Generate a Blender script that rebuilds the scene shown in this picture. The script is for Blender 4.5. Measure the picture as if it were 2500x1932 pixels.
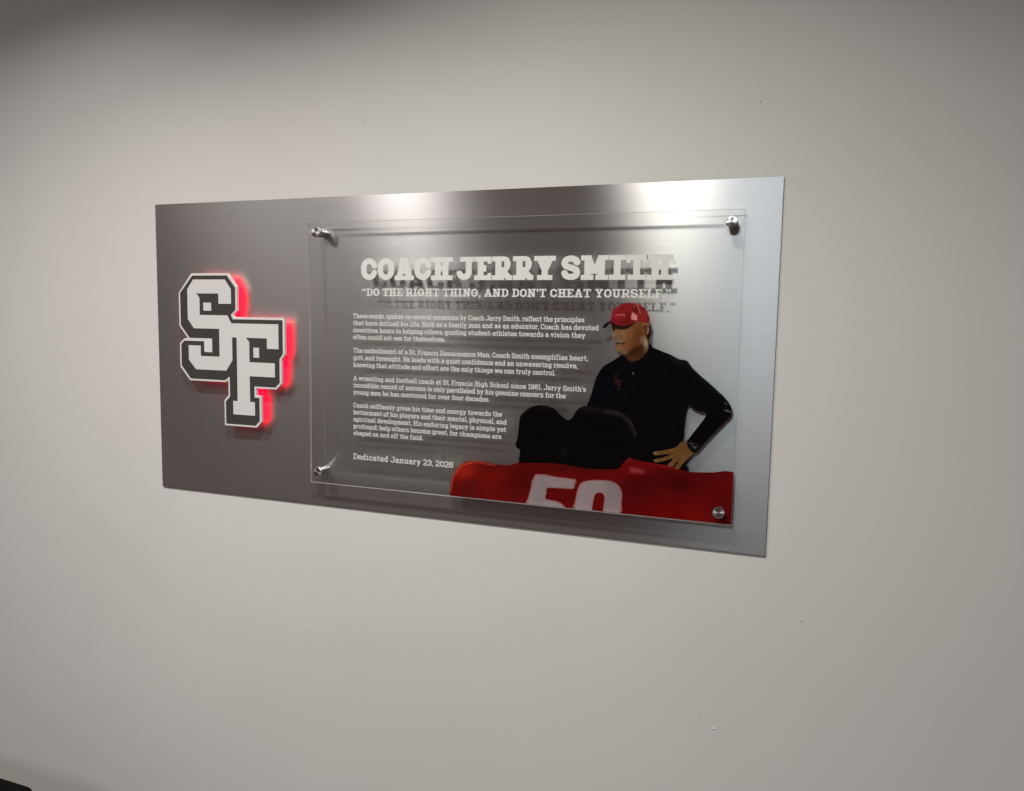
import bpy, bmesh, math, random
import numpy as np
from mathutils import Matrix, Vector, geometry as G

random.seed(7)
for o in list(bpy.data.objects):
    bpy.data.objects.remove(o, do_unlink=True)
scene = bpy.context.scene
col = scene.collection

# ------------------------------------------------------------------ camera
CAM = np.array([0.66164, -1.29591, 1.57334])
YAW, PITCH, ROLL, FPX = -0.35521, -0.097341, -0.017326, 1898.33
PW, PH = 2500.0, 1932.0
fw = np.array([math.sin(YAW)*math.cos(PITCH), math.cos(YAW)*math.cos(PITCH), math.sin(PITCH)])
rt = np.array([math.cos(YAW), -math.sin(YAW), 0.0])
dn = np.cross(fw, rt)
c_, s_ = math.cos(ROLL), math.sin(ROLL)
RT, DN = c_*rt + s_*dn, -s_*rt + c_*dn
cam_data = bpy.data.cameras.new('camera')
cam_data.sensor_fit = 'HORIZONTAL'
cam_data.sensor_width = 36.0
cam_data.lens = FPX/PW*36.0
cam_data.clip_start = 0.01
cam_data.clip_end = 100
cam = bpy.data.objects.new('camera', cam_data)
m = Matrix.Identity(4)
for i in range(3):
    m[i][0], m[i][1], m[i][2], m[i][3] = RT[i], -DN[i], -fw[i], CAM[i]
cam.matrix_world = m
col.objects.link(cam)
scene.camera = cam

# ------------------------------------------------------------------ world, lamps, exposure
world = bpy.data.worlds.new('World')
scene.world = world
world.use_nodes = True
bg = world.node_tree.nodes['Background']
bg.inputs[0].default_value = (0.066, 0.047, 0.045, 1)
bg.inputs[1].default_value = 1.0


def lamp(name, loc, target, power, color, size, size_y=None, spread=math.pi):
    d = bpy.data.lights.new(name, 'AREA')
    if size_y:
        d.shape = 'RECTANGLE'
        d.size, d.size_y = size, size_y
    else:
        d.shape = 'DISK'
        d.size = size
    d.energy = power
    d.color = color
    d.spread = spread
    o = bpy.data.objects.new(name, d)
    o.location = loc
    o.rotation_euler = (Vector(target) - Vector(loc)).to_track_quat('-Z', 'Y').to_euler()
    col.objects.link(o)
    return o


# two recessed ceiling downlights in a row in front of the wall
lamp('ceiling_downlight', (-0.69, -0.93, 2.62), (-0.69, -0.93, 0), 14.3, (1.0, 0.955, 0.92), 0.16, spread=math.radians(132))
lamp('ceiling_downlight', (0.25, -0.93, 2.62), (0.25, -0.93, 0), 15.8, (1.0, 0.98, 0.90), 0.16, spread=math.radians(132))
# further back in the room: a ceiling panel, then an added reflection light
lamp('metal_reflection_light', (0.42, -3.3, 2.70), (0.42, -3.3, 0), 36, (0.85, 0.95, 1.0), 0.60, 0.6)
lamp('metal_reflection_light', (-1.70, -1.95, 2.72), (-1.70, -1.95, 0), 13.5, (1.0, 0.97, 0.93), 1.4, 0.6)  # added lamp, emulates a bright upper room mirrored in the metal's left part

vs = scene.view_settings
vs.view_transform = 'Standard'
vs.look = 'None'
vs.exposure = 0.0
vs.gamma = 1.0
vs.use_curve_mapping = False

# ------------------------------------------------------------------ helpers
YP = -0.0035            # front face of the metal panel
YB = YP - 0.0195        # print layer on the back of the acrylic sheet
YA0, YA1 = YP - 0.020, YP - 0.026


def at(u, v, y):
    """point of the plane y=const seen at photograph pixel (u, v) -> (x, z)"""
    d = (u-PW/2)/FPX*RT + (v-PH/2)/FPX*DN + fw
    k = (y-CAM[1])/d[1]
    q = CAM + k*d
    return (float(q[0]), float(q[2]))


def srgb(r, g, b):
    f = lambda c: c/12.92 if c <= 0.04045 else ((c+0.055)/1.055)**2.4
    return np.array([f(r/255), f(g/255), f(b/255)])


def tag(o, label=None, cat=None, group=None, kind=None):
    for k, val in (('label', label), ('category', cat), ('group', group), ('kind', kind)):
        if val:
            o[k] = val
    return o


def link(name, me, mats, parent=None, loc=(0, 0, 0)):
    o = bpy.data.objects.new(name, me)
    for mm in (mats if isinstance(mats, (list, tuple)) else [mats]):
        me.materials.append(mm)
    o.location = loc
    o.parent = parent
    col.objects.link(o)
    return o


def empty(name, loc=(0, 0, 0)):
    o = bpy.data.objects.new(name, None)
    o.empty_display_size = 0.05
    o.location = loc
    col.objects.link(o)
    return o


def new_mat(name):
    mt = bpy.data.materials.new(name)
    mt.use_nodes = True
    nt = mt.node_tree
    return mt, nt, nt.nodes['Principled BSDF']


def simple(name, color, rough=0.5, metal=0.0, spec=0.5, coat=0.0):
    mt, nt, b = new_mat(name)
    b.inputs['Base Color'].default_value = (*color, 1)
    b.inputs['Roughness'].default_value = rough
    b.inputs['Metallic'].default_value = metal
    b.inputs['Specular IOR Level'].default_value = spec
    b.inputs['Coat Weight'].default_value = coat
    return mt


def N(nt, kind, **kw):
    n = nt.nodes.new(kind)
    for k, val in kw.items():
        setattr(n, k, val)
    return n


# ------------------------------------------------------------------ materials
def mat_wall():
    mt, nt, b = new_mat('wall_paint')
    tc = N(nt, 'ShaderNodeTexCoord')
    n1 = N(nt, 'ShaderNodeTexNoise'); n1.inputs['Scale'].default_value = 1.6; n1.inputs['Detail'].default_value = 4
    n2 = N(nt, 'ShaderNodeTexNoise'); n2.inputs['Scale'].default_value = 260; n2.inputs['Detail'].default_value = 3
    n3 = N(nt, 'ShaderNodeTexNoise'); n3.inputs['Scale'].default_value = 38; n3.inputs['Detail'].default_value = 3
    for n in (n1, n2, n3):
        nt.links.new(tc.outputs['Object'], n.inputs['Vector'])
    r = N(nt, 'ShaderNodeValToRGB')
    r.color_ramp.elements[0].position = 0.3; r.color_ramp.elements[0].color = (0.675, 0.660, 0.632, 1)
    r.color_ramp.elements[1].position = 0.7; r.color_ramp.elements[1].color = (0.715, 0.705, 0.675, 1)
    nt.links.new(n1.outputs['Fac'], r.inputs['Fac'])
    nt.links.new(r.outputs['Color'], b.inputs['Base Color'])
    b.inputs['Roughness'].default_value = 0.72
    b.inputs['Specular IOR Level'].default_value = 0.25
    ad = N(nt, 'ShaderNodeMath', operation='ADD')
    nt.links.new(n2.outputs['Fac'], ad.inputs[0]); nt.links.new(n3.outputs['Fac'], ad.inputs[1])
    bp = N(nt, 'ShaderNodeBump'); bp.inputs['Strength'].default_value = 0.10; bp.inputs['Distance'].default_value = 0.0012
    nt.links.new(ad.outputs[0], bp.inputs['Height']); nt.links.new(bp.outputs['Normal'], b.inputs['Normal'])
    return mt


def mat_brushed():
    mt = bpy.data.materials.new('brushed_aluminium'); mt.use_nodes = True
    nt = mt.node_tree; nt.nodes.clear()
    out = N(nt, 'ShaderNodeOutputMaterial')
    b = N(nt, 'ShaderNodeBsdfAnisotropic', distribution='BECKMANN')
    b.inputs['Anisotropy'].default_value = 0.51
    b.inputs['Rotation'].default_value = 0.0
    tg = N(nt, 'ShaderNodeTangent', direction_type='UV_MAP', uv_map='UVMap')
    nt.links.new(tg.outputs[0], b.inputs['Tangent'])
    tc = N(nt, 'ShaderNodeTexCoord')
    mp = N(nt, 'ShaderNodeMapping'); mp.inputs['Scale'].default_value = (6, 1, 900)
    nt.links.new(tc.outputs['Object'], mp.inputs['Vector'])
    n = N(nt, 'ShaderNodeTexNoise'); n.inputs['Scale'].default_value = 1.0; n.inputs['Detail'].default_value = 5
    nt.links.new(mp.outputs[0], n.inputs['Vector'])
    # sparse longer scratches
    mp2 = N(nt, 'ShaderNodeMapping'); mp2.inputs['Scale'].default_value = (28, 1, 420)
    nt.links.new(tc.outputs['Object'], mp2.inputs['Vector'])
    n2 = N(nt, 'ShaderNodeTexNoise'); n2.inputs['Scale'].default_value = 1.0; n2.inputs['Detail'].default_value = 1
    nt.links.new(mp2.outputs[0], n2.inputs['Vector'])
    r2 = N(nt, 'ShaderNodeMapRange'); r2.inputs['From Min'].default_value = 0.70; r2.inputs['From Max'].default_value = 0.80
    r2.inputs['To Min'].default_value = 0.0; r2.inputs['To Max'].default_value = 1.0
    nt.links.new(n2.outputs['Fac'], r2.inputs['Value'])
    r = N(nt, 'ShaderNodeValToRGB')
    r.color_ramp.elements[0].position = 0.25; r.color_ramp.elements[0].color = (0.51, 0.495, 0.49, 1)
    r.color_ramp.elements[1].position = 0.75; r.color_ramp.elements[1].color = (0.56, 0.55, 0.545, 1)
    nt.links.new(n.outputs['Fac'], r.inputs['Fac'])
    mx = N(nt, 'ShaderNodeMix', data_type='RGBA'); mx.inputs['B'].default_value = (0.75, 0.75, 0.75, 1)
    nt.links.new(r2.outputs[0], mx.inputs['Factor']); nt.links.new(r.outputs['Color'], mx.inputs['A'])
    nt.links.new(mx.outputs['Result'], b.inputs['Color'])
    rr = N(nt, 'ShaderNodeMapRange'); rr.inputs['To Min'].default_value = 0.336; rr.inputs['To Max'].default_value = 0.352
    nt.links.new(n.outputs['Fac'], rr.inputs['Value']); nt.links.new(rr.outputs[0], b.inputs['Roughness'])
    bp = N(nt, 'ShaderNodeBump'); bp.inputs['Strength'].default_value = 0.02; bp.inputs['Distance'].default_value = 0.0003
    nt.links.new(n.outputs['Fac'], bp.inputs['Height']); nt.links.new(bp.outputs['Normal'], b.inputs['Normal'])
    # satin scatter so that shadows of the raised pieces show on the metal
    df = N(nt, 'ShaderNodeBsdfDiffuse'); df.inputs['Color'].default_value = (0.42, 0.40, 0.39, 1)
    ms = N(nt, 'ShaderNodeMixShader'); ms.inputs[0].default_value = 0.16
    nt.links.new(b.outputs[0], ms.inputs[1]); nt.links.new(df.outputs[0], ms.inputs[2]); nt.links.new(ms.outputs[0], out.inputs[0])
    return mt


def mat_acrylic():
    mt = bpy.data.materials.new('clear_acrylic'); mt.use_nodes = True
    nt = mt.node_tree; nt.nodes.clear()
    out = N(nt, 'ShaderNodeOutputMaterial'); tr = N(nt, 'ShaderNodeBsdfTransparent'); gl = N(nt, 'ShaderNodeBsdfGlossy')
    tr.inputs[0].default_value = (0.985, 0.99, 0.988, 1); gl.inputs['Roughness'].default_value = 0.02
    # thin-sheet Fresnel (Schlick), the same from both sides of the sheet
    ge = N(nt, 'ShaderNodeNewGeometry'); dt = N(nt, 'ShaderNodeVectorMath', operation='DOT_PRODUCT')
    nt.links.new(ge.outputs['Normal'], dt.inputs[0]); nt.links.new(ge.outputs['Incoming'], dt.inputs[1])
    ab = N(nt, 'ShaderNodeMath', operation='ABSOLUTE'); nt.links.new(dt.outputs['Value'], ab.inputs[0])
    om = N(nt, 'ShaderNodeMath', operation='SUBTRACT'); om.inputs[0].default_value = 1.0; nt.links.new(ab.outputs[0], om.inputs[1])
    pw = N(nt, 'ShaderNodeMath', operation='POWER'); nt.links.new(om.outputs[0], pw.inputs[0]); pw.inputs[1].default_value = 5.0
    fr = N(nt, 'ShaderNodeMath', operation='MULTIPLY_ADD'); nt.links.new(pw.outputs[0], fr.inputs[0]); fr.inputs[1].default_value = 0.962; fr.inputs[2].default_value = 0.038
    mx = N(nt, 'ShaderNodeMixShader')
    nt.links.new(fr.outputs[0], mx.inputs[0]); nt.links.new(tr.outputs[0], mx.inputs[1]); nt.links.new(gl.outputs[0], mx.inputs[2])
    nt.links.new(mx.outputs[0], out.inputs[0])
    return mt


def mat_acrylic_back():
    mt = bpy.data.materials.new('clear_acrylic_back'); mt.use_nodes = True
    nt = mt.node_tree; nt.nodes.clear()
    out = N(nt, 'ShaderNodeOutputMaterial'); tr = N(nt, 'ShaderNodeBsdfTransparent')
    tr.inputs[0].default_value = (0.985, 0.99, 0.988, 1)
    nt.links.new(tr.outputs[0], out.inputs[0])
    return mt


def mat_acrylic_edge():
    mt = bpy.data.materials.new('polished_acrylic_edge'); mt.use_nodes = True
    nt = mt.node_tree; nt.nodes.clear()
    out = N(nt, 'ShaderNodeOutputMaterial'); tr = N(nt, 'ShaderNodeBsdfTransparent'); gl = N(nt, 'ShaderNodeBsdfGlossy')
    tl = N(nt, 'ShaderNodeBsdfTranslucent'); tl.inputs[0].default_value = (0.8, 0.8, 0.8, 1)
    tr.inputs[0].default_value = (0.85, 0.87, 0.86, 1); gl.inputs['Roughness'].default_value = 0.12
    gl.inputs[0].default_value = (0.85, 0.86, 0.86, 1)
    m1 = N(nt, 'ShaderNodeMixShader'); m1.inputs[0].default_value = 0.6
    m2 = N(nt, 'ShaderNodeMixShader'); m2.inputs[0].default_value = 0.22
    df = N(nt, 'ShaderNodeBsdfDiffuse'); df.inputs[0].default_value = (0.85, 0.85, 0.85, 1)
    m3 = N(nt, 'ShaderNodeMixShader'); m3.inputs[0].default_value = 0.5
    nt.links.new(tl.outputs[0], m3.inputs[1]); nt.links.new(df.outputs[0], m3.inputs[2])
    nt.links.new(gl.outputs[0], m1.inputs[1]); nt.links.new(m3.outputs[0], m1.inputs[2])
    nt.links.new(m1.outputs[0], m2.inputs[1]); nt.links.new(tr.outputs[0], m2.inputs[2]); nt.links.new(m2.outputs[0], out.inputs[0])
    return mt


def mat_turned():
    mt, nt, b = new_mat('turned_steel')
    b.inputs['Metallic'].default_value = 1.0
    b.inputs['Base Color'].default_value = (0.72, 0.71, 0.70, 1)
    b.inputs['Roughness'].default_value = 0.30
    b.inputs['Anisotropic'].default_value = 0.95
    tg = N(nt, 'ShaderNodeTangent', direction_type='RADIAL', axis='Y')
    nt.links.new(tg.outputs[0], b.inputs['Tangent'])
    return mt


def mat_print():
    mt, nt, b = new_mat('printed_ink')
    a = N(nt, 'ShaderNodeAttribute', attribute_name='Col')
    nt.links.new(a.outputs['Color'], b.inputs['Base Color'])
    b.inputs['Roughness'].default_value = 0.5
    b.inputs['Specular IOR Level'].default_value = 0.0
    return mt


def mat_led():
    mt = bpy.data.materials.new('red_led_glow'); mt.use_nodes = True
    nt = mt.node_tree; nt.nodes.clear()
    out = N(nt, 'ShaderNodeOutputMaterial'); e = N(nt, 'ShaderNodeEmission')
    e.inputs[0].default_value = (1.0, 0.003, 0.028, 1); e.inputs[1].default_value = 5.0
    nt.links.new(e.outputs[0], out.inputs[0])
    return mt


M = dict(wall=mat_wall(), metal=mat_brushed(), acrylic=mat_acrylic(), edge=mat_acrylic_edge(), acrylic_back=mat_acrylic_back(), steel=mat_turned(),
         ink=mat_print(), led=mat_led(),
         panel_edge=simple('composite_panel_edge', (0.03, 0.03, 0.032), 0.6),
         white_face=simple('white_sign_vinyl', (0.68, 0.665, 0.65), 0.42, spec=0.3),
         white_edge=simple('white_acrylic_body', (0.74, 0.72, 0.70), 0.35),
         dark_face=simple('charcoal_sign_vinyl', (0.055, 0.050, 0.047), 0.45, spec=0.3),
         barrel=simple('satin_steel_barrel', (0.66, 0.65, 0.64), 0.22, 1.0),
         text=simple('white_print', (0.82, 0.80, 0.78), 0.5, spec=0.15),
         dark_hole=simple('wall_nick_dark', (0.10, 0.09, 0.085), 0.8),  # dark grey-brown for the small dark specks on the wall
         chip=simple('wall_nick_filler', (0.78, 0.77, 0.75), 0.7),
         fabric=simple('black_upholstery', (0.002, 0.002, 0.0025), 0.9, spec=0.1),
         black_metal=simple('black_painted_steel', (0.01, 0.01, 0.011), 0.4))


# ------------------------------------------------------------------ 2D geometry
def cdt(polys, holes=(), pts=(), keep=None):
    """union of polygons (minus holes) as triangles, with optional interior points"""
    verts, faces, edges = [], [], []
    for p in list(polys) + list(holes):
        i0 = len(verts)
        a = sum(p[i][0]*p[(i+1) % len(p)][1] - p[(i+1) % len(p)][0]*p[i][1] for i in range(len(p)))
        pp = p if a > 0 else p[::-1]
        verts += [Vector((x, y)) for x, y in pp]
        faces.append(list(range(i0, len(verts))))
    nh, npoly = len(holes), len(polys)
    verts += [Vector(q) for q in pts]
    v2, e2, f2, ov, oe, of = G.delaunay_2d_cdt(verts, edges, faces, 0, 1e-7)
    out = []
    for f, src in zip(f2, of):
        if any(s < npoly for s in src) and not any(s >= npoly for s in src):
            out.append(tuple(f))
    return [(q.x, q.y) for q in v2], out


def flat_mesh(name, tris2d, y):
    """triangles in the x-z plane facing the viewer (-y)"""
    v2, f2 = tris2d
    used = sorted({i for f in f2 for i in f})
    idx = {i: k for k, i in enumerate(used)}
    me = bpy.data.meshes.new(name)
    fs = []
    for f in f2:
        a, b, c = [v2[i] for i in f[:3]]
        ar = (b[0]-a[0])*(c[1]-a[1]) - (c[0]-a[0])*(b[1]-a[1])
        g = [idx[i] for i in f]
        fs.append(g if ar > 0 else g[::-1])
    me.from_pydata([(v2[i][0], y, v2[i][1]) for i in used], [], fs)
    me.update()
    return me


def slab(name, outline, y_front, y_back, bevel=0.0, holes=()):
    """extruded outline (x, z), front at y_front (towards the viewer)"""
    v2, f2 = cdt([outline], holes)
    bm = bmesh.new()
    vs_ = [bm.verts.new((x, y_front, z)) for x, z in v2]
    for f in f2:
        a, b, c = [v2[i] for i in f[:3]]
        ar = (b[0]-a[0])*(c[1]-a[1]) - (c[0]-a[0])*(b[1]-a[1])
        g = [vs_[i] for i in f]
        bm.faces.new(g if ar > 0 else g[::-1])
    for q in [q for q in bm.verts if not q.link_faces]:
        bm.verts.remove(q)
    bmesh.ops.dissolve_limit(bm, angle_limit=0.001, verts=bm.verts, edges=bm.edges)
    r = bmesh.ops.extrude_face_region(bm, geom=list(bm.faces))
    bmesh.ops.translate(bm, verts=[q for q in r['geom'] if isinstance(q, bmesh.types.BMVert)], vec=(0, y_back-y_front, 0))
    bmesh.ops.recalc_face_normals(bm, faces=bm.faces)
    if bevel:
        es = [e for e in bm.edges if all(abs(q.co.y-y_front) < 1e-7 for q in e.verts) and e.calc_face_angle(0) > 0.5]
        bmesh.ops.bevel(bm, geom=es, offset=bevel, segments=2, affect='EDGES')
    me = bpy.data.meshes.new(name)
    bm.to_mesh(me); bm.free()
    return me


def inset(poly, d):
    """mitred inward offset"""
    a = sum(poly[i][0]*poly[(i+1) % len(poly)][1] - poly[(i+1) % len(poly)][0]*poly[i][1] for i in range(len(poly)))
    pp = poly if a > 0 else poly[::-1]
    n = len(pp); out = []
    for i in range(n):
        p0, p1, p2 = np.array(pp[i-1]), np.array(pp[i]), np.array(pp[(i+1) % n])
        e1 = (p1-p0)/np.linalg.norm(p1-p0); e2 = (p2-p1)/np.linalg.norm(p2-p1)
        n1, n2 = np.array([-e1[1], e1[0]]), np.array([-e2[1], e2[0]])
        k = max(0.35, 1+float(n1 @ n2))
        out.append(tuple(p1 + (n1+n2)*d/k))
    return out


def revolve(name, prof, seg=32, smooth=True):
    """profile [(y, r)] turned about the y axis"""
    bm = bmesh.new(); rings = []
    for y, r in prof:
        if r < 1e-6:
            rings.append([bm.verts.new((0, y, 0))])
        else:
            rings.append([bm.verts.new((r*math.cos(2*math.pi*k/seg), y, r*math.sin(2*math.pi*k/seg))) for k in range(seg)])
    for a, b in zip(rings, rings[1:]):
        for k in range(seg):
            l = (k+1) % seg
            if len(a) == 1:
                bm.faces.new((a[0], b[k], b[l]))
            elif len(b) == 1:
                bm.faces.new((a[k], a[l], b[0]))
            else:
                bm.faces.new((a[k], a[l], b[l], b[k]))
    bmesh.ops.recalc_face_normals(bm, faces=bm.faces)
    me = bpy.data.meshes.new(name)
    bm.to_mesh(me); bm.free()
    if smooth:
        me.shade_smooth()
        me.set_sharp_from_angle(angle=math.radians(25))
    return me


# ------------------------------------------------------------------ the wall
bm = bmesh.new()
X0, X1, Z0, Z1 = -3.2, 2.6, 0.0, 2.9
q = [bm.verts.new(c) for c in ((X0, 0, Z0), (X1, 0, Z0), (X1, 0, Z1), (X0, 0, Z1),
                               (X0, .1, Z0), (X1, .1, Z0), (X1, .1, Z1), (X0, .1, Z1))]
for f in ((0, 1, 2, 3), (5, 4, 7, 6), (4, 0, 3, 7), (1, 5, 6, 2), (3, 2, 6, 7), (4, 5, 1, 0)):
    bm.faces.new([q[i] for i in f])
bmesh.ops.recalc_face_normals(bm, faces=bm.faces)
me = bpy.data.meshes.new('wall'); bm.to_mesh(me); bm.free()
wall = tag(link('wall', me, M['wall']), kind='structure')


def nick(u, v, rx, rz, mt, h):
    x, z = at(u, v, 0)
    b = bmesh.new()
    bmesh.ops.create_icosphere(b, subdivisions=2, radius=1.0)
    for k in b.verts:
        w = 1 + 0.35*math.sin(5*k.co.x + 3*k.co.z + u)
        k.co = (k.co.x*rx*w, k.co.y*h, k.co.z*rz*w)
    mm = bpy.data.meshes.new('paint_nick'); b.to_mesh(mm); b.free(); mm.shade_smooth()
    link('paint_nick', mm, mt, wall, (x, 0, z))


for a in ((888, 301, .0011, .0010, M['dark_hole'], .0004), (1856, 249, .0010, .0010, M['dark_hole'], .0004),
          (640, 1704, .0013, .0012, M['dark_hole'], .0004), (755, 1530, .0018, .0016, M['chip'], .0012),
          (1742, 1779, .0026, .0010, M['chip'], .0012), (372, 887, .0030, .0012, M['chip'], .0012),
          (1957, 1518, .0005, .0022, M['dark_hole'], .0004), (1710, 1745, .0005, .0022, M['dark_hole'], .0004)):
    nick(*a)

# ------------------------------------------------------------------ brushed metal panel
PX, PZ0, PZ1 = 0.62296, 1.2, 1.8


def rounded(x0, x1, z0, z1, radii, n=5):
    pts = []
    for (cx, cz, a0), r in zip(((x1, z1, 0), (x0, z1, 90), (x0, z0, 180), (x1, z0, 270)), radii):
        sx, sz = (-1 if cx == x1 else 1), (-1 if cz == z1 else 1)
        for k in range(n+1):
            a = math.radians(a0 + 90*k/n)
            pts.append((cx+sx*r + r*math.cos(a), cz+sz*r + r*math.sin(a)))
    return pts


me = slab('metal_panel', rounded(-PX, PX, PZ0, PZ1, (.0012, .0012, .0045, .0012)), YP, 0.0001, .0007)
me.materials.append(M['metal']); me.materials.append(M['panel_edge'])
for f in me.polygons:
    f.material_index = 0 if f.normal.y < -0.9 else 1
uv = me.uv_layers.new(name='UVMap')
for lp in me.loops:
    co = me.vertices[lp.vertex_index].co
    uv.data[lp.index].uv = ((co.x+PX)/(2*PX), (co.z-PZ0)/(PZ1-PZ0))
panel = bpy.data.objects.new('metal_panel', me); col.objects.link(panel)
tag(panel, 'wide brushed silver metal backing panel mounted flat on the wall', 'metal panel')

# ------------------------------------------------------------------ backlit letter logo
mm_ = lambda pts: [(x/1000, z/1000) for x, z in pts]
OUT = mm_([(-512, 1655.7), (-419.7, 1655.7), (-397.8, 1629), (-397.8, 1582), (-408, 1573.3), (-404.5, 1568.7), (-285, 1568.7),
           (-285, 1497), (-293.4, 1487), (-293.4, 1439.5), (-305.7, 1427.6), (-354.2, 1427.6), (-354.2, 1413.5), (-342.4, 1413.5),
           (-342.4, 1361), (-354, 1348.4), (-433.8, 1348.4), (-433.8, 1400), (-423.2, 1410.3), (-423.2, 1441.0), (-430.5, 1436.6), (-520.3, 1436.6),
           (-545.3, 1464.5), (-545.3, 1512.8), (-533.5, 1523), (-524.5, 1524.3), (-545.3, 1548.6), (-545.3, 1616)])
DARK = mm_([(-508.5, 1651.3), (-422, 1651.3), (-402.2, 1627.5), (-402.2, 1583.6), (-414, 1573.5), (-409, 1564.4), (-289.8, 1564.4),
            (-289.8, 1498.6), (-298, 1488.6), (-298, 1441.6), (-308, 1432.2), (-358.8, 1432.2), (-358.8, 1409.2), (-347, 1409.2),
            (-347, 1363), (-357, 1353), (-429.4, 1353), (-429.4, 1398), (-418.7, 1408.4), (-418.7, 1450), (-431, 1441.4), (-518, 1441.4),
            (-540.7, 1467.3), (-540.7, 1511.6), (-532, 1518.6), (-482, 1518.6), (-482, 1496.7), (-461.2, 1496.7), (-461.2, 1525.2),
            (-519, 1525.2), (-540.7, 1550.5), (-540.7, 1616)])
WHITE = mm_([(-505.8, 1643.2), (-426.5, 1643.2), (-411.6, 1624), (-411.6, 1594.8), (-442.8, 1594.8), (-442.8, 1615.2), (-498.5, 1615.2),
             (-490.6, 1606.5), (-490.6, 1571.8), (-421.5, 1571.8), (-412.2, 1556.2), (-298.8, 1556.2), (-298.8, 1507.5), (-326.2, 1507.5),
             (-326.2, 1528), (-377.2, 1528), (-368.8, 1519.8), (-368.8, 1479.6), (-308.2, 1479.6), (-308.2, 1451.6), (-368.8, 1451.6),
             (-368.8, 1400), (-357.2, 1400), (-357.2, 1372.7), (-410.4, 1372.7), (-410.4, 1400), (-399.3, 1400), (-399.3, 1528),
             (-410.6, 1528), (-410.6, 1481.9), (-426.2, 1460.5), (-503, 1460.5), (-520.9, 1479.6), (-520.9, 1509.5), (-490, 1509.5),
             (-490, 1488.2), (-442.3, 1488.2), (-442.3, 1544.4), (-506.4, 1544.4), (-521.4, 1563), (-521.4, 1623.6)])
SQ1 = mm_([(-481, 1580.6), (-461.3, 1580.6), (-461.3, 1596.8), (-481, 1596.8)])
SQ2 = mm_([(-359, 1489.2), (-345.3, 1489.2), (-345.3, 1509), (-359, 1509)])
logo = tag(empty('logo_sign', (-0.415, YP, 1.348)), 'raised white and charcoal interlocked S F letter logo with red backlight', 'logo sign')


def put(o, parent):
    o.parent = parent
    o.matrix_parent_inverse = Matrix.Translation(-Vector(parent.location))
    return o


GAP = 0.0165
put(link('logo_plate', slab('logo_plate', OUT, YP-GAP-.005, YP-GAP, .0006), M['white_edge']), logo)
put(link('charcoal_outline', slab('charcoal_outline', DARK, YP-GAP-.0057, YP-GAP-.005), M['dark_face']), logo)
put(link('letter_face', slab('letter_face', WHITE, YP-GAP-.0064, YP-GAP-.0057), M['white_face']), logo)
for s in (SQ1, SQ2):
    put(link('letter_counter', slab('letter_counter', s, YP-GAP-.0064, YP-GAP-.0057), M['white_face']), logo)
put(link('led_backlight', slab('led_backlight', inset(OUT, .009), YP-GAP, YP-GAP+.003), M['led']), logo)
peg = revolve('mounting_peg', [(0, 0), (0, .004), (-GAP+.003, .004), (-GAP+.003, 0)], 16)
for i, (x, z) in enumerate(((-.505, 1.585), (-.384, 1.42), (-.50, 1.475))):
    o = bpy.data.objects.new('mounting_peg', peg); col.objects.link(o)
    if i == 0:
        peg.materials.append(M['barrel'])
    o.location = (x, YP, z)
    put(o, logo)

# ------------------------------------------------------------------ acrylic plaque
AX0, AX1, AZ0, AZ1 = -0.2252, 0.5702, 1.2505, 1.7492
plaque = tag(empty('acrylic_plaque', (0.1725, YP, AZ0)), 'clear acrylic plaque with white writing and printed photo on four steel standoffs', 'plaque')
me = slab('acrylic_sheet', [(AX0, AZ0), (AX1, AZ0), (AX1, AZ1), (AX0, AZ1)], YA1, YA0, .0004)
for k in ('acrylic', 'edge', 'acrylic_back'):
    me.materials.append(M[k])
for f in me.polygons:
    f.material_index = 0 if f.normal.y < -0.95 else 2 if f.normal.y > 0.95 else 1
sheet = bpy.data.objects.new('acrylic_sheet', me); col.objects.link(sheet); put(sheet, plaque)

barrel_me = revolve('barrel', [(0, 0), (0, .0078), (-.0195, .0078), (-.0199, .0074), (-.0199, 0)], 40)
cap_me = revolve('cap', [(-.0261, 0), (-.0261, .0092), (-.0312, .0092), (-.0318, .0086), (-.03235, 0)], 48)
barrel_me.materials.append(M['barrel']); cap_me.materials.append(M['steel'])
for x, z in ((-.2057, 1.7306), (.5505, 1.7300), (.5500, 1.2715), (-.2050, 1.2730)):
    st = bpy.data.objects.new('standoff', barrel_me); col.objects.link(st)
    st.location = (x, YP, z); put(st, plaque)
    c = bpy.data.objects.new('cap', cap_me); col.objects.link(c)
    c.parent = st


# ------------------------------------------------------------------ slab-serif lettering
def rect(x0, y0, x1, y1):
    return [(x0, y0), (x1, y0), (x1, y1), (x0, y1)]


def seg(x0, y0, x1, y1, w):
    dx, dy = x1-x0, y1-y0
    L = math.hypot(dx, dy); nx, ny = -dy/L*w/2, dx/L*w/2
    return [(x0-nx, y0-ny), (x1-nx, y1-ny), (x1+nx, y1+ny), (x0+nx, y0+ny)]


def stroke(pts, w, closed=False):
    out = []
    n = len(pts)
    rng = range(n if closed else n-1)
    for i in rng:
        a, b = pts[i], pts[(i+1) % n]
        out.append(seg(*a, *b, w))
    for i in (range(n) if closed else range(1, n-1)):
        x, y = pts[i]
        out.append([(x+w/2*math.cos(math.pi*k/5), y+w/2*math.sin(math.pi*k/5)) for k in range(10)])
    return out


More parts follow.
